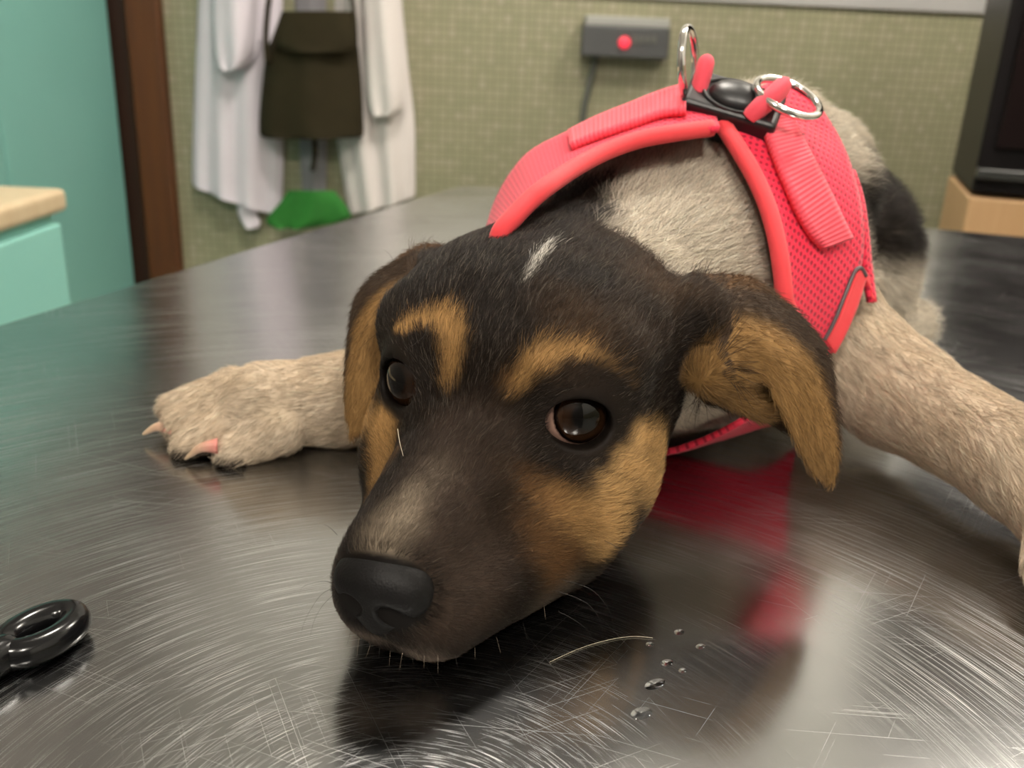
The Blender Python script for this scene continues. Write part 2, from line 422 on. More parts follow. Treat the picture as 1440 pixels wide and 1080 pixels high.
# ---------------------------------------------------------------- furniture behind
m_topwood = wood_mat('pale_wood_top', (.56, .43, .27), (.62, .50, .33), .4)
m_edgewood = wood_mat('wood_edge', (.42, .24, .11), (.48, .29, .14), .4)
cab = empty('drawer_cabinet', (-84, 70, FLZ), 'low turquoise drawer cabinet with a pale wooden top against the left wall', 'cabinet')
box('cabinet_body', XL+1, -62.6, 20, 121.5, FLZ, -8.2, m_turq2, cab, .3)
box('cabinet_top', XL+1, -61.0, 19, 123, -8.2, -5.2, m_topwood, cab, .8)
for (z0, z1) in ((-33, -9.5), (-57.5, -34.2), (-82, -58.7)):
    for (y0, y1) in ((21, 70.5), (71.5, 121)):
        d = box('drawer', -62.9, -61.3, y0, y1, z0, z1, m_turq2, cab, .35)
        tube('handle', [(-61.3, (y0+y1)/2-5, (z0+z1)/2), (-59.3, (y0+y1)/2-5, (z0+z1)/2), (-59.3, (y0+y1)/2+5, (z0+z1)/2), (-61.3, (y0+y1)/2+5, (z0+z1)/2)], .35, m_steel2, d, 8)
m_black = mat('black_lacquer', (.006, .0045, .005), .4, spec=.2)
m_blackglass = mat('dark_glass', (.008, .004, .004), .25, spec=.2)
m_lightwood = wood_mat('light_wood_front', (.50, .30, .145), (.56, .35, .18), .45)
tc = empty('display_cabinet', (92, 160, FLZ), 'tall black glass cabinet on a light wooden base at the right', 'cabinet')
CO = np.array([72.7, 150.0])
def cbox(name, u0, u1, v0, v1, z0, z1, m, bev):
    V, F = box_vf(u0, u1, v0, v1, z0, z1)
    V = [(*(CO+EB*a_+EA*b_), c_) for a_, b_, c_ in V]
    o = mesh_obj(name, V, F, m, tc, smooth=False); b = o.modifiers.new('bevel', 'BEVEL'); b.width = bev/100; b.segments = 3; return o
cbox('cabinet_body', 0, 62, 0, 32, -3.6, 112, m_black, .4)
cbox('glass_door', 2, 60, -1.2, -.1, 3.5, 109, m_blackglass, .3)
cbox('rail', 0, 62, -2.2, 0, -1.2, .4, mat('dark_rail', (.03, .032, .03), .25), .3)
cbox('base', -.3, 62.3, -1.4, 32, FLZ, -4.2, m_lightwood, .4)
tl = empty('tall_cupboard', (XL+12, 180, FLZ), 'tall turquoise cupboard beside the brown door frame', 'cupboard')
box('cupboard_body', XL+.5, -103.2, 128, YB-5, FLZ, 72, m_turq, tl, .3)
for (y0, y1) in ((128.5, 181), (181.6, YB-5.4)):
    d = box('door', -103.2, -101.2, y0, y1, FLZ+8, 71, m_turq, tl, .5)

# wall-mounted control box
m_grey = mat('grey_plastic', (.075, .077, .078), .4); m_grey2 = mat('pale_grey_plastic', (.36, .36, .335), .5)
m_red = bpy.data.materials.new('red_indicator'); m_red.use_nodes = True
_b = m_red.node_tree.nodes['Principled BSDF']; _b.inputs['Base Color'].default_value = (.7, .03, .05, 1)
_b.inputs['Emission Color'].default_value = (1, .05, .09, 1); _b.inputs['Emission Strength'].default_value = .55
a = aty(818, 33, YB); b_ = aty(934, 84, YB)
cb = empty('control_box', ((a[0]+b_[0])/2, YB, b_[2]), 'grey box with a red light mounted on the green tiled wall', 'control box')
box('housing', a[0], b_[0], YB-6, YB-.05, b_[2], a[2]-.3, m_grey, cb, .5)
box('cover', a[0]+.6, b_[0]-.2, YB-5.4, YB-.05, a[2]-.5, a[2]+1.8, m_grey2, cb, .4, label='pale grey top cover')
p = aty(878, 60, YB-6)
V, F = lathe_vf([(1.45, 0), (1.45, .5), (1.1, .8), (.4, .95)], 24)
V = np.stack([V[:, 0]+p[0], YB-6-V[:, 2], V[:, 1]+p[2]], 1); mesh_obj('indicator_light', V, F, m_red, cb, label='red indicator light')
m_ind = mat('dim_indicator', (.13, .13, .115), .4)
for k in range(4):
    q = aty(893+k*9, 56, YB-6); box('switch', q[0]-.45, q[0]+.45, YB-6.4, YB-5.9, q[2]-.9, q[2]+.9, m_ind, cb, .1)
q0 = aty(836, 90, YB-1.2); q1 = aty(826, 130, YB-1.2); q2 = aty(818, 190, YB-1.2)
tube('cable', spline([q0+np.array([0, 0, 1.5]), q0, q1, q2, q2+np.array([.5, 0, -50])], 24), .8, mat('grey_cable', (.10, .105, .09), .5), cb, 10)

# ---------------------------------------------------------------- clothes hanging on the tiled wall
m_coat = noise_mat('white_cotton', (.72, .66, .73), (.76, .70, .77), 30, .85, .2)
m_coat2 = noise_mat('cream_cotton', (.70, .65, .63), (.74, .69, .67), 30, .85, .2)
m_olive = noise_mat('olive_canvas', (.020, .015, .006), (.030, .024, .010), 25, .85, .3, spec=.2)
m_green = noise_mat('green_cloth', (.012, .12, .012), (.02, .19, .018), 30, .8, .3)
m_lav = noise_mat('grey_lining', (.20, .19, .21), (.26, .25, .26), 20, .85)
def loft_cloth(name, rows, y, depth, folds, m, parent, amp=1.0, ph=0.):
    """rows: (left px, right px, py) outline of a hanging cloth; a closed, folded shell in front of the wall"""
    R = spline(np.array([(w_[0], w_[2], w_[1], w_[2]) if len(w_) == 3 else w_ for w_ in rows], float), 40); nu = 28; V = []
    for i, (l, ly_, r, ry_) in enumerate(R):
        A = aty(l, ly_, y); B = aty(r, ry_, y); f = i/(len(R)-1)
        for side in (0, 1):
            for j in range(nu):
                s = j/(nu-1); s2 = s if side == 0 else 1-s
                P = A+(B-A)*s2
                bul = math.sin(math.pi*s2)**.5
                w_ = amp*(.3+.7*f)*(math.sin(s2*folds*2*math.pi+ph+1.2*math.sin(f*3+ph))+.4*math.sin(s2*folds*4.6+ph*2))
                P = P+np.array([0, -(depth*bul+w_*bul) if side == 0 else -.3, 0]); V.append(P)
    n = 2*nu; F = [(i*n+j, i*n+(j+1) % n, (i+1)*n+(j+1) % n, (i+1)*n+j) for i in range(len(R)-1) for j in range(n)]
    F += [tuple(range(n))[::-1], tuple(range((len(R)-1)*n, len(R)*n))]
    return mesh_obj(name, V, F, m, parent)
HK = aty(330, -260, YB)
def hook(px, py, lab):
    P = aty(px, py, YB); e = empty('wall_hook', P, lab, 'hook', 'steel hooks on the tiled wall')
    tube('hook_arm', [P+np.array(d) for d in ((0, -.1, 0), (0, -6, 0), (0, -7.5, 1), (0, -7.5, 3))], .5, m_steel2, e, 8)
    V, F = lathe_vf([(2, .0), (2, .5), (1.5, .8)], 20); V = np.stack([V[:, 0]+P[0], P[1]-V[:, 2], V[:, 1]+P[2]], 1); mesh_obj('hook_plate', V, F, m_steel2, e)
hook(345, -420, 'steel wall hook above the left white coat'); hook(520, -420, 'steel wall hook above the right cream coat'); hook(440, -300, 'steel wall hook above the olive bag')
c1 = empty('lab_coat', aty(335, 290, YB), 'white lab coat hanging left of the dark olive bag', 'coat', 'lab coats on the tiled wall')
loft_cloth('coat_body', [(310, 385, -410), (287, 398, -200), (282, 398, -60), (277, 398, 60), (274, 130, 398, 150), (272, 200, 399, 230), (271, 252, 396, 296), (273, 258, 394, 301)], YB-1, 5, 3, m_coat, c1, 1.1)
loft_cloth('sleeve', [(312, 362, -330), (300, 365, -100), (300, 366, 20), (303, 362, 70), (309, 350, 93), (318, 338, 99)], YB-7.2, 5, 1.5, m_coat, c1, .8, 1.)
loft_cloth('belt', [(338, 356, 270), (334, 360, 295), (340, 366, 312), (346, 364, 320)], YB-2.5, 2, 1, m_coat, c1, .4)
c2 = empty('lab_coat', aty(535, 290, YB), 'cream lab coat hanging right of the dark olive bag', 'coat', 'lab coats on the tiled wall')
loft_cloth('coat_body', [(475, 545, -410), (468, 555, -200), (470, 561, -60), (472, 567, 20), (472, 576, 110), (474, 190, 583, 170), (484, 260, 584, 240), (490, 296, 584, 272), (492, 301, 582, 277)], YB-1, 5, 3, m_coat2, c2, 1.1, 2.)
loft_cloth('sleeve', [(500, 545, -330), (505, 556, -100), (510, 562, 20), (514, 570, 110), (518, 568, 150), (524, 556, 162)], YB-7.2, 4.5, 1.5, m_coat2, c2, .8, .5)
bg = empty('shoulder_bag', aty(438, 190, YB), 'dark olive canvas bag hanging between the two lab coats', 'bag')
body_b = loft_cloth('bag_body', [(396, 497, 18), (388, 500, 40), (375, 505, 75), (369, 509, 120), (365, 511, 165), (366, 511, 188), (372, 506, 193)], YB-8, 6, 2, m_olive, bg, .7)
loft_cloth('flap', [(397, 496, 16), (391, 500, 40), (388, 503, 62), (402, 492, 74)], YB-13.5, 2.2, 1, m_olive, bg, .3)
for (pa, pb, pc) in (((376, 90), (378, 0), (425, -290)), ((500, 60), (494, -10), (452, -290))):
    tube('strap', spline([aty(*pa, YB-13), aty(*pb, YB-12), aty(*pc, YB-5)], 16), 1.5, m_olive, bg, 8, flat=.35)
tube('strap', spline([aty(441, 188, YB-10), aty(443, 215, YB-9), aty(440, 238, YB-8)], 10), 1.3, m_olive, bg, 8, flat=.5)
gn = empty('green_cloth', aty(435, 315, YB), 'bright green cloth hanging low between the lab coats', 'cloth')
loft_cloth('cloth', [(405, 470, 268), (396, 482, 282), (384, 491, 296), (376, 492, 306), (376, 470, 314), (386, 440, 320)], YB-7.6, 2.2, 2, m_green, gn, 1.)
ln = empty('grey_garment', aty(450, 275, YB), 'grey garment hanging behind the olive bag between the coats', 'garment')
loft_cloth('cloth', [(412, 456, -300), (414, 458, -60), (418, 460, 100), (422, 460, 215), (426, 458, 275), (428, 456, 279)], YB-1.2, 2.2, 2, m_lav, ln, .5)

# ---------------------------------------------------------------- the puppy: sparse surface nets
def surface_nets(f, lo, hi, h, B=8):
    lo = np.asarray(lo, float); nb = np.ceil((np.asarray(hi, float)-lo)/(h*B)).astype(int)
    g = np.stack(np.meshgrid(*[np.arange(n) for n in nb], indexing='ij'), -1).reshape(-1, 3)
    keep = []
    for i in range(0, len(g), 40000):
        c = lo+(g[i:i+40000]+.5)*h*B
        keep.append(np.abs(f(c.astype(F32))) < h*B*.5*1.74*1.08+.02)
    g = g[np.concatenate(keep)]
    r = np.arange(B+1); loc = np.stack(np.meshgrid(r, r, r, indexing='ij'), -1).reshape(-1, 3)
    NX, NY, NZ = (nb*B+3).tolist()
    keys = []; verts = []; edges = []
    for i in range(0, len(g), 300):
        gb = g[i:i+300]; idx = (gb[:, None]*B+loc[None])
        D = f((lo+idx.reshape(-1, 3)*h).astype(F32)).reshape(-1, B+1, B+1, B+1)
        S = D < 0
        mixed = np.zeros((len(gb), B, B, B), bool); cnt = np.zeros((len(gb), B, B, B), np.int8)
        for a in (0, 1):
            for b in (0, 1):
                for c in (0, 1): cnt += S[:, a:a+B, b:b+B, c:c+B]
        mixed = (cnt > 0) & (cnt < 8)
        bi, x, y, z = np.where(mixed)
        if len(bi) == 0: continue
        acc = np.zeros((len(bi), 3)); num = np.zeros(len(bi))
        cor = {}
        for a in (0, 1):
            for b in (0, 1):
                for c in (0, 1): cor[a, b, c] = D[bi, x+a, y+b, z+c]
        for ax in range(3):
            for u_ in (0, 1):
                for v_ in (0, 1):
                    p0 = [0, 0, 0]; o_ = [k for k in range(3) if k != ax]; p0[o_[0]] = u_; p0[o_[1]] = v_; p1 = list(p0); p1[ax] = 1
                    d0 = cor[tuple(p0)]; d1 = cor[tuple(p1)]; cr = (d0 < 0) != (d1 < 0)
                    t = np.where(cr, d0/np.where(cr, d0-d1, 1), 0)
                    q = np.tile(np.array(p0, float), (len(bi), 1)); q[:, ax] = t
                    acc[cr] += q[cr]; num[cr] += 1
        cell = gb[bi]*B+np.stack([x, y, z], 1)
        verts.append(lo+(cell+acc/num[:, None])*h)
        keys.append(cell[:, 0]+NX*(cell[:, 1]+NY*cell[:, 2]))
        for ax in range(3):
            p1 = [0, 0, 0]; p1[ax] = 1
            d0 = cor[0, 0, 0] < 0; d1 = cor[tuple(p1)] < 0; cr = d0 != d1
            edges.append((ax, cell[cr], d0[cr]))
    K = np.concatenate(keys); V = np.concatenate(verts); o_ = np.argsort(K); K = K[o_]; V = V[o_]
    Fq = []
    st = [1, NX, NX*NY]
    for ax, cell, ins in edges:
        k = cell[:, 0]+NX*(cell[:, 1]+NY*cell[:, 2]); u_, v_ = st[(ax+1) % 3], st[(ax+2) % 3]
        q = np.stack([k-u_-v_, k-v_, k, k-u_], 1); j = np.searchsorted(K, q); j = np.clip(j, 0, len(K)-1)
        ok = (K[j] == q).all(1); j = j[ok]; fl = ~ins[ok]; j[fl] = j[fl][:, ::-1]; Fq.append(j)
    return V, np.concatenate(Fq)
def grad(f, P, e=.03):
    P = P.astype(F32); N = np.empty((len(P), 3))
    for i in range(3):
        d = np.zeros(3, F32); d[i] = e; N[:, i] = f(P+d)-f(P-d)
    return N/(np.linalg.norm(N, axis=1, keepdims=True)+1e-9)
def settle(f, P, n=2):
    for _ in range(n): P = P-grad(f, P)*f(P.astype(F32))[:, None]*.9
    return P
def trace(f, pxs, off=0.):
    """where camera-side sight lines meet the surface f = off (nearest approach when they miss)"""
    r = np.array([at(x, y, 1)-CAM for x, y in pxs]); L = np.linalg.norm(r, axis=1); t = np.full(len(r), 14.)
    best = np.full(len(r), 1e9); bt = t.copy()
    for _ in range(120):
        d = f((CAM+r*t[:, None]).astype(F32))-off
        u_ = d < best; best[u_] = d[u_]; bt[u_] = t[u_]
        t = np.where(d < .004, t, t+.8*np.maximum(d, 0)/L); t = np.minimum(t, 90)
    P = CAM+r*bt[:, None]
    return settle(lambda q: f(q)-off, P, 3)
H = .1
V, Fq = surface_nets(sdf, (-14.5, 15., -.3), (24, 66, 16), H)
Vn = grad(sdf, V); V = V-Vn*np.clip(sdf(V.astype(F32)), -.05, .05)[:, None]
Vn = grad(sdf, V)
GD = {}
for n_, fn, c, R in GROUPS:
    lb = np.linalg.norm(V-c, axis=1)-R; e = np.maximum(lb, 1.6); m_ = lb < 1.6; e[m_] = fn(V[m_].astype(F32)); GD[n_] = e
GN = list(GD); GI = np.argmin(np.stack([GD[k] for k in GN], 1), 1)
isear = np.zeros(len(V), int)
for s, k in ((0, 'earL'), (1, 'earR')): isear[(GD[k] < .12) & (GD['head'] > .02)] = s+1

# ---- coat colours (linear albedo)
DARK = np.array([.0125, .0080, .0054]); TAN = np.array([.40, .23, .085]); TANL = np.array([.47, .29, .12]); TAN2 = np.array([.20, .10, .036]); WHITE = np.array([.60, .53, .43])
CREAM = np.array([.57, .465, .345]); GREY = np.array([.22, .175, .125]); EARB = np.array([.045, .027, .015]); EART = np.array([.29, .165, .06])
def sst(d, r, s): x = np.clip((r+s-d)/(2*s), 0, 1); return x*x*(3-2*x)
def chain(q, P, r, s):
    """soft mask round a polyline; r may be one radius or one per point"""
    P = np.asarray(P, float); r = np.full(len(P), r) if np.isscalar(r) else np.asarray(r, float); out = np.zeros(len(q))
    if len(P) == 1: return sst(np.linalg.norm(q-P[0], axis=1), r[0], s)
    for a, b, ra, rb in zip(P, P[1:], r, r[1:]):
        ab = b-a; t = np.clip(((q-a)@ab)/(ab@ab), 0, 1); d = np.linalg.norm(q-a-t[:, None]*ab, axis=1)
        out = np.maximum(out, sst(d-(ra+(rb-ra)*t), 0, s))
    return out
rng = np.random.default_rng(7)
def wob(P, f=1.):
    return (np.sin(P[:, 0]*3.1*f+1.3*np.sin(P[:, 1]*2.7*f))+np.sin(P[:, 1]*3.7*f+1.7*np.sin(P[:, 2]*2.9*f))+np.sin(P[:, 2]*4.3*f+P[:, 0]*2.2*f))/3
def surfpx(L): return trace(sdf, L)
BLK = surfpx([(828, 268), (790, 285), (770, 300)])
HEADM = [
 ([(-2.6, .5, 1.75), (-1.75, .68, 2.15), (-1.0, .75, 2.3)], [.16, .24, .3], .14, TAN, .85),
 ([(-1.0, .75, 2.3), (-.55, 1.1, 2.0), (-.4, 1.5, 1.4), (-.5, 1.8, .9)], [.34, .36, .30, .12], .2, TAN, .85),
 ([(1.25, 1.36, 1.05), (1.54, 1.12, 1.6), (1.92, .68, 2.0), (2.6, .15, 2.0)], [.2, .3, .32, .2], .22, TAN, .85),
 ([(2.6, .15, 2.), (3.3, -.5, 1.5), (3.7, -.8, .9)], [.12, .14, .1], .2, TAN, .6),
 ([(1.1, 1.5, 1.3), (1.0, 1.9, .6)], [.15, .1], .3, TAN2, .6),
 ([(4.1, -1.0, -.75), (4.55, -2.2, -1.6)], [.42, .6], .3, TANL, 1.),
 ([(4.0, -.2, -1.3), (4.5, -1.2, -2.3)], [.55, .8], .35, TANL, 1.),
 ([(3.75, .6, -1.75), (3.9, .9, -2.7)], [.55, .75], .4, TANL, 1.),
 ([(3.3, 1.5, -2.1), (2.6, 1.6, -1.75)], [.5, .4], .45, TAN, .8),
 ([(2.6, 1.6, -1.75), (1.9, 1.85, -1.25), (1.4, 2.3, -.75)], [.35, .3, .2], .4, TAN2, .75),
 ([(2.3, 2.6, -1.8), (3.1, 2.3, -3.0)], [.5, .7], .6, TAN2, .55),
 ([(-2.75, 1.0, -1.0), (-2.4, 1.8, -1.2), (-2.0, 2.9, -1.5)], [.5, .55, .3], .3, TAN, .85),
 ([(-2.75, 1.0, -1.2), (-2.6, 2.1, -1.9), (-2.2, 3.3, -1.9)], [.5, .6, .35], .35, TAN, .8),
 ([(-3.2, .2, -1.6), (-3.4, -.5, -2.4)], [.6, .9], .4, TAN, .95),
 ([(-1.3, 3.0, -.7), (-1.5, 3.8, -1.1)], [.12, .1], .35, TAN2, .6),
 ([(.6, 2.2, -.4), (1.2, 4.0, -1.6), (1.3, 5.0, -2.4)], [1.3, 1.7, 1.5], .5, np.array([.040, .026, .018]), .85),
 ([(.1, 6.0, -1.1), (.18, 5.2, -.75), (.2, 4.5, -.58)], [.55, .42, .15], .5, GREY, .75),
 ([(.2, 4.5, -.58), (.3, 3.6, -.3)], [.35, .25], .6, GREY, .25),
 ([(-.9, 5.9, -2.4), (-.9, 5.7, -3.6), (.1, 6.2, -4.0), (1.2, 5.7, -4.2)], [.3, .35, .35, .3], .4, np.array([.27, .21, .165]), .8),
 ([(2.9, 3.2, -4.0), (3.2, 1.9, -3.9)], [.25, .3], .45, GREY, .35),
 ([(.42, -3.2, 3.8), (.56, -2.2, 3.65), (.60, -1.4, 3.48), (.6, -.55, 3.15)], [.03, .14, .12, .01], .07, np.array([.66, .62, .55]), 1.),
]
def coat(P, gi, er, v=None):
    q = (P-HP)@HM; C = np.tile(WHITE, (len(P), 1)); nz = wob(P, .8)
    inhead = np.isin(gi, [GN.index('head'), GN.index('trag')])
    for s in (0, 1): C[gi == GN.index(('earL', 'earR')[s])] = EARB
    # body: white with dark saddle, thigh and shoulder patch; legs cream
    k = chain(P, BLK, [1.1, 1.5, 2.0], .5+.0*nz); C += (DARK*.8-C)*k[:, None]
    sd = sst(np.abs(P[:, 1]-44.3+.25*(P[:, 0]-14)+nz*.5)-1.6*np.clip(P[:, 2]-6.4, 0, 1)*(P[:, 1] < 40), 8.6, .6)*np.clip((P[:, 0]-6)/3, 0, 1)*sst(-P[:, 2]+3.2*np.clip((P[:, 0]-15.5)/2, 0, 1), -2.2, .8)*sst(P[:, 2]+.3*nz, 10.5, .5)
    C += (DARK-C)*sd[:, None]
    th = chain(P, [(19.5, 47, 8.0), (20, 50, 7.6)], [2.2, 2.3], .5); C += (DARK-C)*th[:, None]
    for gname in ('legR', 'legL'):
        g = (gi == GN.index(gname)) & ((P[:, 1] < 36.8-1.9*np.clip(P[:, 2]-6.4, 0, 1)) | (P[:, 2] < 4) | (P[:, 0] < 6)); C[g] = CREAM+(nz[g]*.04)[:, None]; C += (np.array([.035, .026, .02])-C)*(g*sst(P[:, 2], .38, .14)*(P[:, 0] < -9.5))[:, None]  # toe undersides darkened: black pads plus a painted contact shadow
    fade = chain(P, [(11.5, 36.5, 5.5)], 3.2, 1.8); C += ((WHITE*.5+CREAM*.5)-C)*(fade*(gi == GN.index('body'))*(P[:, 1] < 36.8-1.9*np.clip(P[:, 2]-6.4, 0, 1)))[:, None]
    # head
    hd = np.clip((q[:, 1]+6.7+nz*.25+np.where(q[:, 2] < -2.2, -(q[:, 2]+2.2)*1.3, 0))/.5, 0, 1)*inhead
    Hc = np.tile(DARK, (len(P), 1)); qq = q+np.stack([wob(P*1.7), wob(P*1.9+3), wob(P*1.8+5)], 1)*.09
    brown = np.clip(.5+.9*wob(P, .7), 0, 1)*.35*np.clip((q[:, 0]-.5)/2, 0, 1)*np.clip((q[:, 2]-1)/1.5, 0, 1); Hc += (TAN2-Hc)*brown[:, None]*.5
    for L, r, s, c, a in HEADM: Hc += (c-Hc)*(a*chain(qq, L, r, s))[:, None]
    for s in (0, 1):
        e_ = np.linalg.norm(q-(np.array(EYES[s])+.15*EYEAX[s]), axis=1); Hc += (DARK*.35-Hc)*sst(e_, 1.26, .16)[:, None]
    nn = ell(q.astype(F32), (.12, 5.85, -2.35), (1.25, 1.0, 1.1)); Hc += (DARK*.25-Hc)*sst(nn, .0, .08)[:, None]
    C = C*(1-hd[:, None])+Hc*hd[:, None]
    # ear roots and flaps
    tr = gi == GN.index('trag'); k = chain(P, [at(985, 560, 26.), at(1015, 530, 26.), at(1060, 560, 26.)], [.8, 1.0, 1.1], .35)*tr
    C += (EART*.8-C)*k[:, None]
    if v is not None:
        e = er > 0
        if e.any():
            k = sst(v[e], 1.18, .16); k = np.maximum(k, .85*chain(P[e], [at(1022, 500, 26.3), at(1034, 530, 26.3), at(1050, 545, 26.3)], .55, .25)); C[e] = EARB+(EART-EARB)*k[:, None]*(.9+.1*nz[e])[:, None]
    tuft = chain(P, [at(1005, 405, 27.3), at(1045, 410, 27.6), at(1085, 440, 27.6)], [.35, .5, .25], .4)+chain(P, [at(640, 360, 30.2), at(595, 362, 30.2)], [.4, .5], .4)
    C += (TAN2*.9-C)*(np.clip(tuft, 0, 1)*.75*((er > 0) | inhead))[:, None]
    return C
def earv(P, er):
    v = np.zeros(len(P)); T = np.zeros((len(P), 3))
    for s in (0, 1):
        m_ = np.where(er == s+1)[0]
        if len(m_) == 0: continue
        E = EARS[s]; E2 = E.reshape(-1, 3); dT = np.gradient(E, axis=0).reshape(-1, 3)
        for i in range(0, len(m_), 20000):
            j = m_[i:i+20000]; k = ((P[j][:, None].astype(F32)-E2[None].astype(F32))**2).sum(2).argmin(1)
            v[j] = (k % E.shape[1])/(E.shape[1]-1)*3; T[j] = dT[k]
    return v, T/(np.linalg.norm(T, axis=1, keepdims=True)+1e-9)
ev, eT = earv(V, isear)
VC = coat(V, GI, isear, ev)

def coat_skin():
    m = mat('puppy_skin', (.1, .1, .1), .6, spec=.12); t = NT(m)
    a = t.n('Attribute', attribute_name='coat'); t.l(a.outputs['Color'], t.b.inputs['Base Color']); return m
def fur_mat():
    m = mat('puppy_fur', (.1, .1, .1), .45, spec=.16); t = NT(m)
    a = t.n('Attribute', attribute_name='coat'); h = t.n('HairInfo')
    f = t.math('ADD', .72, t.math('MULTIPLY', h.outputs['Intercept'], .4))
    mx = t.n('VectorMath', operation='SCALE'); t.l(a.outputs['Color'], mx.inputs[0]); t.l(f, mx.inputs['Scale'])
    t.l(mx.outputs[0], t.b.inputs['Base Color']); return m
m_skin = coat_skin(); m_fur = fur_mat()
pup = empty('puppy', (8, 36, 0), 'black, tan and white puppy lying with its chin on the steel table', 'dog')
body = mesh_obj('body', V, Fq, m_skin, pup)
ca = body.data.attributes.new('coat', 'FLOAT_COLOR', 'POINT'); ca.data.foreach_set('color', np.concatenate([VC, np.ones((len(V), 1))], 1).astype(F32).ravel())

# ---- fur
def flow(P, N, gi, er, eT_):
    q = (P-HP)@HM; Fl = np.zeros_like(P)
    hf = q-np.array([0, 8.5, -3.0]); hf[:, 2] -= .8*np.clip(-q[:, 2], 0, 3)
    hf /= np.linalg.norm(hf, axis=1, keepdims=True); hf = hf@HM.T
    bf = np.tile(np.array([.45, .8, -.12]), (len(P), 1)); side = P-np.array([8., 38, 7]); bf[:, 0] += .03*side[:, 0]; bf[:, 2] -= .25*(P[:, 2] < 7)
    Fl[:] = bf
    for k, g in enumerate(GN):
        m_ = gi == k
        if not m_.any(): continue
        if g in ('head', 'trag'): Fl[m_] = hf[m_]
        if g in ('legR', 'legL'):
            L = LEGS[0 if g == 'legR' else 1]; D = []; T = []
            for kind, a, _ in L:
                if kind != 'rc': continue
                D.append(rc(P[m_].astype(F32), *a)); t = np.array(a[1])-np.array(a[0]); T.append(t/np.linalg.norm(t))
            Fl[m_] = np.array(T)[np.argmin(np.stack(D, 1), 1)]+np.array([0, 0, -.15])
    e = er > 0; Fl[e] = eT_[e]
    Fl -= N*(Fl*N).sum(1, keepdims=True); return Fl/(np.linalg.norm(Fl, axis=1, keepdims=True)+1e-9)
tri = np.concatenate([Fq[:, [0, 1, 2]], Fq[:, [0, 2, 3]]])
area = .5*np.linalg.norm(np.cross(V[tri[:, 1]]-V[tri[:, 0]], V[tri[:, 2]]-V[tri[:, 0]]), axis=1)
tc_ = V[tri].mean(1); tg = GI[tri[:, 0]]; te = isear[tri[:, 0]]
qh = (tc_-HP)@HM
dens = np.full(len(tri), 90.)
dens[np.isin(tg, [GN.index('head'), GN.index('trag')])] = 420.; dens[te > 0] = 300.
dens[(tg == GN.index('head')) & (qh[:, 1] > 1)] = 900.
dens[np.isin(tg, [GN.index('legL'), GN.index('legR')])] = 190.
dens[(tg == GN.index('body')) & (tc_[:, 1] < 37) & (tc_[:, 2] > 3)] = 170.
view = CAM-tc_; view /= np.linalg.norm(view, axis=1, keepdims=True); fac = (Vn[tri[:, 0]]*view).sum(1); dens[fac < -.35] *= .3
dens[tc_[:, 2] < .12] = 0
NOSEC = (.12, 5.85, -2.3)
for s in (0, 1):
    e_ = np.linalg.norm(qh-np.array(EYES[s]), axis=1); ax = EYEAX[s]/np.linalg.norm(EYEAX[s]); dens[e_ < EYER+.02] = 0
    z_ = (qh-np.array(EYES[s]))@ax; rr = np.sqrt(np.maximum(e_**2-z_**2, 0)); dens[(z_ > 0) & (rr < .98) & (e_ < 1.5)] = 0
dens[(ell(tc_.astype(F32)*0+qh.astype(F32), NOSEC, (1.16, .90, 1.0)) < .0) & (qh[:, 1] > 5.6)] = 0
cnt = rng.poisson(area*dens); ti = np.repeat(np.arange(len(tri)), cnt); n = len(ti)
r1, r2 = rng.random(n), rng.random(n); fl = r1+r2 > 1; r1[fl] = 1-r1[fl]; r2[fl] = 1-r2[fl]
W3 = np.stack([1-r1-r2, r1, r2], 1)
RP = (V[tri[ti]]*W3[..., None]).sum(1); RN = (Vn[tri[ti]]*W3[..., None]).sum(1); RN /= np.linalg.norm(RN, axis=1, keepdims=True)
rg = tg[ti]; re_ = te[ti]; rv, rT = earv(RP, re_); RC = coat(RP+rng.normal(size=RP.shape)*np.where(np.isin(rg, [0, 3]), .10, .15)[:, None], rg, re_, rv)
FL = flow(RP, RN, rg, re_, rT); SD = np.cross(RN, FL)
cl = wob(RP*1.3, 1.1)+.5*wob(RP*3.1+2, 1.)
FL = FL+SD*(.22*cl+.20*rng.normal(size=n))[:, None]; FL /= np.linalg.norm(FL, axis=1, keepdims=True)
q = (RP-HP)@HM
ln_ = np.full(n, 1.05)                                                      # strand lengths (cm)
hm = np.isin(rg, [GN.index('head'), GN.index('trag')])
ln_[hm] = .50; ln_[hm & (q[:, 1] > 1)] = .36; ln_[hm & (q[:, 1] > 3.5)] = .28; ln_[hm & (q[:, 2] < -2.2) & (q[:, 1] < 1.5)] = .55
ln_[hm & (q[:, 1] < -5.5)] = .75
ln_[re_ > 0] = .36; lg = np.isin(rg, [GN.index('legL'), GN.index('legR')]); ln_[lg] = .55; ln_[lg & (RP[:, 0] < -7.5)] = .40
for s in (0, 1):
    e_ = np.linalg.norm(q-np.array(EYES[s]), axis=1); ln_ = np.where(hm, np.minimum(ln_, .10+.28*np.clip(e_-1.15, 0, 3)), ln_)
ln_ = ln_*(.65+.6*rng.random(n))
lift = np.where(hm, .34, .42); lift[lg] = .36; lift = lift*(.5+rng.random(n))
rad = np.where(hm, .0042, .0062); rad[hm & (q[:, 1] > 1)] = .0034; rad[re_ > 0] = .0045; rad[lg] = .0055
NP_ = 5; S = np.linspace(0, 1, NP_)
prof = np.array([lift*s-lift*.55*s*s for s in S])                          # NP, n
X = RP[None]-RN[None]*.02+ln_[None, :, None]*(RN[None]*prof[..., None]+FL[None]*S[:, None, None])
X[..., 2] = np.maximum(X[..., 2], .015)
X = np.swapaxes(X, 0, 1)
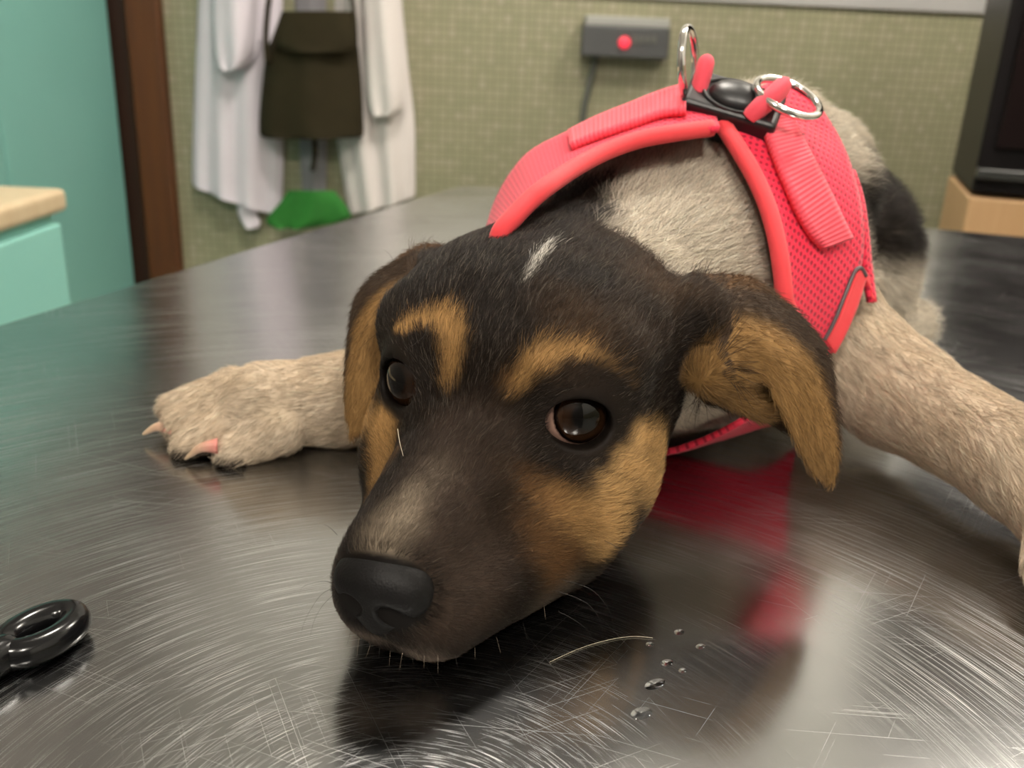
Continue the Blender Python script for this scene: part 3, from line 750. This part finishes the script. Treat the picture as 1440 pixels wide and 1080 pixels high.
# tip-darkened, jittered colours
jit = 1+.28*rng.normal(size=(n, 1)); RC = np.clip(RC*np.clip(jit, .45, 1.8), .003, .8)
drk = RC.sum(1) < .12; pale_glint = drk & (rng.random(n) < np.where(hm & (q[:, 1] < 2.5), .10, .03)); RC[pale_glint] = np.array([.095, .078, .06])*(.5+rng.random((pale_glint.sum(), 1)))  # scattered lighter hairs, also painting in the specular lines on dark fur
def hair_object(name, X, R, Ccol, m, parent):
    hc = bpy.data.hair_curves.new(name); n, k, _ = X.shape; hc.add_curves([k]*n)
    P = X.reshape(-1, 3)/100+np.array([0, 0, TZ]); off = np.zeros(3); o_ = parent
    while o_ is not None: off = off+np.array(o_.location); o_ = o_.parent
    hc.attributes['position'].data.foreach_set('vector', (P-off).astype(F32).ravel())
    ra = hc.attributes.get('radius') or hc.attributes.new('radius', 'FLOAT', 'POINT')
    tp = np.array([1., 1., .85, .6, .2])[:k]; ra.data.foreach_set('value', ((R[:, None]*tp[None])/100).astype(F32).ravel())
    at_ = hc.attributes.new('coat', 'FLOAT_COLOR', 'CURVE'); at_.data.foreach_set('color', np.concatenate([Ccol, np.ones((n, 1))], 1).astype(F32).ravel())
    hc.materials.append(m); o = bpy.data.objects.new(name, hc); link(o, parent); return o
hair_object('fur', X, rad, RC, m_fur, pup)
print('fur strands', n, 'body verts', len(V))

# ---- eyes
def eye_mat(gaze):
    m = mat('puppy_eye', (.02, .01, .005), .03, spec=.35); t = NT(m)
    co = t.n('TexCoord'); nv = t.n('VectorMath', operation='NORMALIZE'); t.l(co.outputs['Object'], nv.inputs[0])
    dp = t.n('VectorMath', operation='DOT_PRODUCT'); t.l(nv.outputs[0], dp.inputs[0]); dp.inputs[1].default_value = tuple(gaze)
    ang = t.math('ARCCOSINE', dp.outputs['Value'])
    no = t.n('TexNoise'); no.inputs['Scale'].default_value = 900; t.l(co.outputs['Object'], no.inputs[0])
    a2 = t.math('ADD', ang, t.math('MULTIPLY', t.math('SUBTRACT', no.outputs[0], .5), .06))
    col = t.ramp(t.math('DIVIDE', a2, 1.2), [(.0, (.0015, .0012, .001)), (.30, (.0015, .0012, .001)), (.36, (.009, .004, .0015)), (.62, (.022, .009, .0035)), (.68, (.004, .002, .0015)), (.73, (.004, .002, .0015)), (.78, (.36, .22, .17)), (1, (.42, .26, .2))])
    t.l(col, t.b.inputs['Base Color'])
    return m
GAZEPX = [(545, 535, 24.8), (834, 588, 23.4)]
for s in (0, 1):
    c = h2w(EYES[s]); g = at(*GAZEPX[s])-c; g /= np.linalg.norm(g)
    Vv, Ff = lathe_vf([(EYER*math.sin(math.pi*k/24+1e-3), -EYER*math.cos(math.pi*k/24)) for k in range(25)], 48)
    o = mesh_obj('eye', Vv+c, Ff, eye_mat(g), pup)
    # origin at the ball's centre so the iris pattern sits on it
    d = Vector((c/100+np.array([0, 0, TZ])-np.array(pup.location)).tolist()); o.data.transform(Matrix.Translation(-d)); o.location = d

# ---- nose
def nose_sdf(p):
    q = w2h(p); m = q.copy(); m[:, 0] = np.abs(m[:, 0]-.12)
    d = ell(q, (.12, 5.75, -2.15), (1.16, .92, .78))
    d = smin(d, rc(m, (.72, 5.95, -2.35), (.55, 6.05, -2.55), .45, .42), .35)
    d = smin(d, ell(q, (.12, 5.75, -2.9), (.72, .72, .8)), .4)
    d = smax(d, -rc(m, (.42, 6.75, -2.55), (.66, 5.95, -2.66), .27, .35), .1)
    d = smax(d, -rc(m, (.66, 6.45, -2.62), (1.14, 5.95, -2.92), .18, .07), .08)
    d = smax(d, -rc(q, (.12, 6.78, -2.75), (.12, 6.45, -3.8), .06, .07), .08)
    return d
Vv, Ff = surface_nets(nose_sdf, h2w((.12, 5.7, -2.5))-2.2, h2w((.12, 5.7, -2.5))+2.2, .045)
m_nose = mat('nose_leather', (.0040, .0036, .0036), .52, spec=.18); t = NT(m_nose)
vo = t.n('TexVoronoi'); vo.inputs['Scale'].default_value = 1500; co = t.n('TexCoord'); t.l(co.outputs['Object'], vo.inputs['Vector'])
t.l(t.bump(vo.outputs['Distance'], .25, .0002), t.b.inputs['Normal'])
mesh_obj('nose', Vv, Ff, m_nose, pup, label='black leathery nose')

# ---- claws and whiskers
m_claw = mat('claw_horn', (.5, .36, .24), .35); t = NT(m_claw)
co = t.n('TexCoord'); 
gr = t.n('SeparateXYZ'); t.l(co.outputs['Generated'], gr.inputs[0])
t.l(t.ramp(gr.outputs[0], [(0, (.50, .38, .24)), (.5, (.52, .33, .23)), (1, (.60, .20, .17))]), t.b.inputs['Base Color'])
for (b_, m1, tip, dd) in (((246, 604, 34.3), (222, 600, 34.4), (201, 611, 34.5), .20), ((306, 627, 32.7), (282, 630, 32.6), (260, 646, 32.9), .21), ((250, 561, 35.1), (234, 561, 35.2), (222, 570, 35.3), .2)):
    Pc = spline([at(*b_), at(*m1), at(*tip)], 10); tube('claw', Pc, np.linspace(.30, .04, 10), m_claw, pup, 10)
m_wh = mat('whisker_hair', (.02, .017, .015), .4)
def whisk(P, r=.006, m=m_wh, parent=pup, name='whisker'):
    return tube(name, spline([at(*p) for p in P], 14), np.linspace(r, r*.35, 14), m, parent, 5)
for Wp in ([(474, 752, 21.3), (464, 742, 21.5), (455, 737, 21.9)], [(470, 822, 20.9), (455, 817, 21.2), (428, 824, 21.8), (421, 835, 22.2)], [(470, 826, 20.9), (450, 838, 21.2), (430, 870, 21.8), (423, 893, 22)],
           [(472, 834, 20.9), (455, 850, 21.2), (443, 870, 21.5), (436, 895, 21.7)], [(790, 815, 23.), (830, 828, 23), (855, 855, 23), (864, 885, 23)], [(780, 830, 23.), (820, 845, 23), (840, 865, 23), (848, 888, 23)],
           [(785, 860, 23.), (805, 870, 23), (825, 885, 23), (832, 896, 23)], [(850, 760, 23.5), (875, 775, 23.5), (890, 800, 23.6), (900, 825, 23.8)], [(555, 372, 29.5), (548, 358, 29.4), (538, 350, 29.3)],
           [(600, 455, 24.), (598, 470, 23.8), (588, 480, 23.7)], [(590, 470, 24.2), (585, 482, 24), (575, 488, 24)]):
    whisk(Wp)
m_wh3 = mat('chin_hair', (.22, .17, .125), .5)
m_wh2 = mat('pale_hair', (.75, .66, .5), .4)
tube('whisker', spline(trace(sdf, [(559, 603), (562, 622), (567, 641)], .22), 14), np.linspace(.009, .004, 14), m_wh2, pup, 5)
for k, (x, y) in enumerate(((493, 893), (505, 901), (521, 910), (534, 914), (549, 919), (566, 922), (580, 925), (597, 926), (616, 926), (640, 924), (668, 915), (700, 903), (735, 878), (765, 855))):
    p_ = trace(sdf, [(x, y-4)], .12)[0]; d_ = float(np.dot(p_-CAM, _F)); dx = (k-7)*.9+3*math.sin(k*2.3)
    p2 = at(x+dx*.5, y+8, d_-.12); p3 = at(x+dx, y+17+5*math.sin(k*1.7), d_-.25); p3[2] = max(p3[2], .03); p2[2] = max(p2[2], .03)
    tube('whisker', spline([p_, p2, p3], 10), np.linspace(.004, .0015, 10), m_wh3 if k % 3 else m_wh, pup, 5)
# a fallen white hair and drops on the steel
hp = [onz(*p, .03) for p in ((773, 931), (815, 912), (855, 900), (890, 895), (918, 897))]
o = tube('dog_hair', spline(hp, 20), .0055, m_wh2, None, 5); tag(o, 'single white dog hair lying on the steel table right of the muzzle', 'hair')

m_drop = mat('water', (1, 1, 1), .02, **{'Transmission Weight': 1.0, 'IOR': 1.33})
for k, (x, y, r, e_) in enumerate(((955, 889, .16, 1.3), (914, 906, .13, 1.2), (938, 932, .17, 1.4), (985, 909, .13, 1.5), (960, 943, .12, 1.3), (921, 962, .22, 1.9), (902, 1003, .26, 1.5))):
    c = onz(x, y); V_, F_ = lathe_vf([(r*.75*math.cos(a_), .014*math.sin(a_)+.003) for a_ in np.linspace(0, math.pi/2-.05, 6)], 20)
    V_ = V_*np.array([e_, 1, 1]); V_ = np.stack([V_[:, 0]*.8-V_[:, 1]*.6, V_[:, 0]*.6+V_[:, 1]*.8, V_[:, 2]], 1)
    tag(mesh_obj('water_droplet', V_+c, F_, m_drop), 'tiny clear water droplet on the steel beside the fallen white hair', 'droplet', 'water droplets on the table')

# ---------------------------------------------------------------- the harness
BODYG = ('body', 'legR', 'legL')
def bsdf(p):
    p = np.asarray(p, F32); d = prims(p, BODY); d = smin(d, prims(p, LEGS[0]), 1.2); return smin(d, prims(p, LEGS[1]), 1.2)
def bfront(p): return np.maximum(bsdf(p), p[:, 1]-43.5)
def surf(L, off): return trace(bfront, L, off)
def pink(name, c, rough=.6, mesh=False, rib=False):
    m = mat(name, c, rough, spec=.25); t = NT(m)
    m.node_tree.nodes['Principled BSDF'].inputs['Sheen Weight'].default_value = .15
    uv = t.n('UVMap'); sx = t.n('SeparateXYZ'); t.l(uv.outputs[0], sx.inputs[0])
    if mesh:
        def dots(ou, ov):
            fu = t.math('SUBTRACT', t.math('FRACT', t.math('ADD', t.math('DIVIDE', sx.outputs[0], .40), ou)), .5)
            fv = t.math('SUBTRACT', t.math('FRACT', t.math('ADD', t.math('DIVIDE', sx.outputs[1], .34), ov)), .5)
            return t.math('SQRT', t.math('ADD', t.math('MULTIPLY', fu, fu), t.math('MULTIPLY', fv, fv)))
        d = t.math('MINIMUM', dots(0, 0), dots(.5, .5))
        hole = t.ramp(d, [(.16, (1, 1, 1)), (.24, (0, 0, 0))])
        t.l(t.mix(hole, c, (c[0]*.5, c[1]*.25, c[2]*.4)), t.b.inputs['Base Color'])
        t.l(t.bump(t.math('MULTIPLY', hole, -1.), .6, .0006), t.b.inputs['Normal'])
    elif rib:
        wv = t.math('SINE', t.math('MULTIPLY', sx.outputs[1], 2*math.pi/.17))
        t.l(t.mix(t.math('MULTIPLY', t.math('ADD', wv, 1.), .5), (c[0]*.92, c[1]*.75, c[2]*.78), c), t.b.inputs['Base Color'])
        t.l(t.bump(wv, .5, .0003), t.b.inputs['Normal'])
    else:
        no = t.n('TexNoise'); no.inputs['Scale'].default_value = 900; t.l(t.bump(no.outputs[0], .3, .0004), t.b.inputs['Normal'])
    return m
m_mesh = pink('pink_air_mesh', (.83, .028, .075), mesh=True); m_web = pink('pink_webbing', (.86, .085, .125), rib=True); m_edge = pink('pink_binding', (.86, .062, .075)); m_pipe = mat('grey_reflective_piping', (.09, .075, .08), .4)
har = empty('dog_harness', (9, 38, 0), "neon pink mesh harness with black buckle on the puppy's shoulders", 'harness')
def patch(name, A, B, off, m, nu=24, nv=10, thick=.22, proj=True, f=bsdf, rise=0.):
    """a cloth patch between two 3D edges, pressed on the body at distance off"""
    A = spline(np.asarray(A), nu); B = spline(np.asarray(B), nu); s = np.linspace(0, 1, nv)
    G = A[:, None]*(1-s)[None, :, None]+B[:, None]*s[None, :, None]; P = G.reshape(-1, 3)
    ov = off+rise*np.tile(s, nu)
    if proj: P = settle(lambda q_: f(q_)-ov, P, 5)
    G = P.reshape(nu, nv, 3)
    F = [(i*nv+j, i*nv+j+1, (i+1)*nv+j+1, (i+1)*nv+j) for i in range(nu-1) for j in range(nv-1)]
    o = mesh_obj(name, P, F, m, har)
    lu = np.concatenate([[0], np.cumsum(np.linalg.norm(np.diff(G[:, nv//2], axis=0), axis=1))])
    wv = np.linalg.norm(np.diff(G, axis=1), axis=2).sum(1)
    U = np.stack([(s[None]-.5)*wv[:, None], np.repeat(lu[:, None], nv, 1)], -1).reshape(-1, 2)
    uvl = o.data.uv_layers.new(name='UVMap'); li = np.empty(len(o.data.loops), np.int32); o.data.loops.foreach_get('vertex_index', li)
    uvl.data.foreach_set('uv', U[li].astype(F32).ravel())
    sm = o.modifiers.new('thickness', 'SOLIDIFY'); sm.thickness = thick/100; sm.offset = 0
    return o, G
def edge_tube(name, L, r, m): return tube(name, L, r, m, har, 10)
OFF = .75
# right flank panel, from the buckle down past the shoulder
A_ = surf([(1000, 150), (1018, 178), (1040, 212), (1060, 250), (1078, 295), (1090, 340), (1097, 385), (1103, 430), (1125, 475), (1150, 510)], OFF)
B_ = surf([(1098, 112), (1135, 135), (1160, 165), (1180, 200), (1196, 240), (1207, 280), (1212, 320), (1208, 375), (1190, 440), (1168, 497)], OFF)
_, G1 = patch('mesh_panel', A_, B_, OFF, m_mesh, 40, 16)
edge_tube('neck_binding', spline(surf([(1000, 152), (1018, 178), (1040, 212), (1062, 250), (1081, 295), (1093, 340), (1100, 385), (1106, 430), (1128, 475)], OFF+.1), 40), np.full(40, .31), m_edge)
_, G2 = patch('mesh_panel', surf([(1196, 240), (1207, 280), (1211, 320), (1212, 370), (1216, 385), (1222, 425)], OFF), surf([(1199, 240), (1212, 280), (1218, 320), (1222, 360), (1226, 390), (1231, 425)], OFF), OFF, m_mesh, 16, 4)
edge_tube('reflective_piping', spline(surf([(1160, 478), (1175, 448), (1190, 410), (1202, 382), (1211, 377), (1218, 388)], OFF+.15), 30), .075, m_pipe)
patch('armhole_binding', surf([(1160, 478), (1176, 448), (1191, 410), (1203, 383), (1212, 378), (1220, 392), (1224, 420)], OFF+.05), surf([(1173, 497), (1190, 465), (1205, 428), (1213, 402), (1216, 395), (1221, 405), (1230, 424)], OFF+.05), OFF+.05, m_edge, 24, 6, .2)
# left side of the collar
A2 = surf([(1000, 150), (955, 124), (900, 145), (850, 166), (800, 187), (748, 214), (720, 245), (700, 280), (689, 312)], OFF)
B2 = surf([(1012, 182), (955, 186), (900, 196), (850, 214), (808, 236), (765, 265), (742, 285), (722, 306), (706, 324)], OFF+.7)
dep = lambda p: float(np.dot(p-CAM, _F))
A2 = np.concatenate([A2, [at(684, 335, dep(A2[-1])-.1), at(683, 360, dep(A2[-1])-.2)]]); B2 = np.concatenate([B2, [at(700, 342, dep(B2[-1])+.1), at(698, 366, dep(B2[-1])+.2)]])
_, G3 = patch('mesh_panel', A2, B2, OFF, m_mesh, 40, 12, proj=False)
edge_tube('neck_binding', spline(np.concatenate([surf([(1000, 180)], OFF+.55), B2[1:]]), 40), np.full(40, .30), m_edge)
# chest part under the neck
C1 = [(9.8, 33.6, 4.6), (8.6, 31.5, 3.2), (6.5, 30.6, 2.6), (3.5, 30.4, 2.6), (1.6, 31.2, 3.0), (.6, 32.2, 3.8)]
C2 = [(12.4, 35.2, 2.6), (9.5, 33.5, 1.2), (6.5, 33.0, .7), (3.5, 33.0, .7), (1.4, 33.2, 1.2), (.2, 33.8, 2.4)]
_, G4 = patch('chest_panel', settle(lambda q_: bsdf(q_)-OFF, np.array(C1), 5), settle(lambda q_: bsdf(q_)-OFF, np.array(C2), 5), OFF, m_mesh, 36, 12)
# webbing straps on top
patch('webbing_strap', surf([(1072, 172), (1080, 200), (1098, 245), (1120, 295), (1140, 330), (1158, 350)], OFF+.35), surf([(1112, 165), (1125, 190), (1143, 225), (1163, 265), (1182, 305), (1197, 336)], OFF+.35), OFF+.35, m_web, 30, 8, .25)
patch('webbing_strap', surf([(965, 120), (930, 130), (885, 148), (840, 166), (800, 186)], OFF+.5), surf([(965, 158), (930, 162), (885, 177), (840, 192), (803, 207)], OFF+.85), OFF+.75, m_web, 24, 8, .25, proj=False)
# buckle on the withers
cB = trace(bsdf, [(1027, 150)], 1.0)[0]; pB0 = at(962, 140, np.dot(cB-CAM, _F)+.3); pB1 = at(1092, 178, np.dot(cB-CAM, _F)-.3)
ex = pB1-pB0; Lb = np.linalg.norm(ex); ex /= Lb; ez = np.array([.12, -.60, .79]); ez -= ex*(ez@ex); ez /= np.linalg.norm(ez); ey = np.cross(ez, ex)
cB = (pB0+pB1)/2+ez*.3
def bl(x, y, z): return cB+ex*x+ey*y+ez*z
m_bk = mat('black_plastic', (.008, .008, .009), .38, spec=.5)
def bbox(name, x0, x1, y0, y1, z0, z1, m, parent, bev, taper=0.):
    V, F = box_vf(x0, x1, y0, y1, z0, z1); V = np.array(V, float)
    o = mesh_obj(name, [bl(*v) for v in V], F, m, parent, smooth=False)
    bv = o.modifiers.new('bevel', 'BEVEL'); bv.width = bev/100; bv.segments = 4; return o
hw = Lb/2
bk = bbox('buckle', -hw, hw, -1.05, 1.05, -1.0, .45, m_bk, har, .22)
Vv, Ff = lathe_vf([(1.05*math.cos(a_), .42*math.sin(a_)) for a_ in np.linspace(-.3, math.pi/2-.02, 10)], 32)
mesh_obj('release_button', [bl(v[0]*.95+.05, v[1]*.72, .42+v[2]) for v in Vv], Ff, m_bk, bk)
Vv, Ff = tube_vf([(1.15*math.cos(a_), .85*math.sin(a_), .46) for a_ in np.linspace(0, 2*math.pi, 40, endpoint=False)], .07, 8, True)
mesh_obj('button_rim', [bl(*v) for v in Vv], Ff, m_bk, bk)
m_ring = mat('chrome', (.75, .73, .70), .08, metal=1.)
dB = np.dot(cB-CAM, _F)
def ring(c, nrm, r, flat=1.):
    nrm = np.asarray(nrm, float); nrm /= np.linalg.norm(nrm); a_ = np.cross(nrm, [0, 0, 1.]); a_ /= np.linalg.norm(a_); b_ = np.cross(nrm, a_)
    return tube('leash_ring', [c+r*(math.cos(t_)*a_+flat*math.sin(t_)*b_) for t_ in np.linspace(0, 2*math.pi, 48, endpoint=False)], .15, m_ring, har, 12, True)
ring(at(968, 90, dB+.1), (.93, -.36, .12), 1.22); ring(at(1108, 137, dB-.6), (.25, -.42, .87), 1.2)
def loop(P, r, flat):
    P = spline(np.asarray(P), 20); t_ = np.linspace(0, 1, 20); rr = r*np.sqrt(np.clip(1-np.clip((t_-.78)/.225, 0, 1)**2, .02, 1))
    return tube('ring_loop', P, rr, m_web2, har, 14, flat=flat)
m_web2 = pink('pink_loop_webbing', (.86, .085, .125))
loop([at(981, 140, dB+.1), at(984, 122, dB), at(990, 100, dB-.1), at(994, 80, dB)], .42, .75)
loop([at(1056, 165, dB-.7), at(1068, 152, dB-.9), at(1086, 136, dB-.9), at(1106, 116, dB-.6)], .50, .7)

# ---------------------------------------------------------------- black leash clip lying at the left edge
m_clip = mat('glossy_black', (.004, .004, .0045), .16, spec=.35)
cl0 = onz(62, 888, .45); cl1 = onz(-120, 985, .5)
d0 = cl1-cl0; d0[2] = 0; d0 /= np.linalg.norm(d0); d1 = np.array([-d0[1], d0[0], 0])
lc = empty('leash_clip', cl0*np.array([1, 1, 0]), 'glossy black clip with an eyelet lying at the left edge of the table', 'clip')
E_ = []
ringP = [cl0+d0*(.92*math.cos(t_)+.1)+d1*(.55*math.sin(t_)) for t_ in np.linspace(0, 2*math.pi, 40, endpoint=False)]
tube('eyelet', ringP, .37, m_clip, lc, 16, True, flat=1.05)
tube('shank', spline([cl0+d0*.7, cl0+d0*1.4, cl0+d0*2.3, cl0+d0*4.5, cl0+d0*6.5], 24), np.interp(np.linspace(0, 1, 24), [0, .1, .25, .5, 1], [.30, .46, .50, .46, .44]), m_clip, lc, 16)
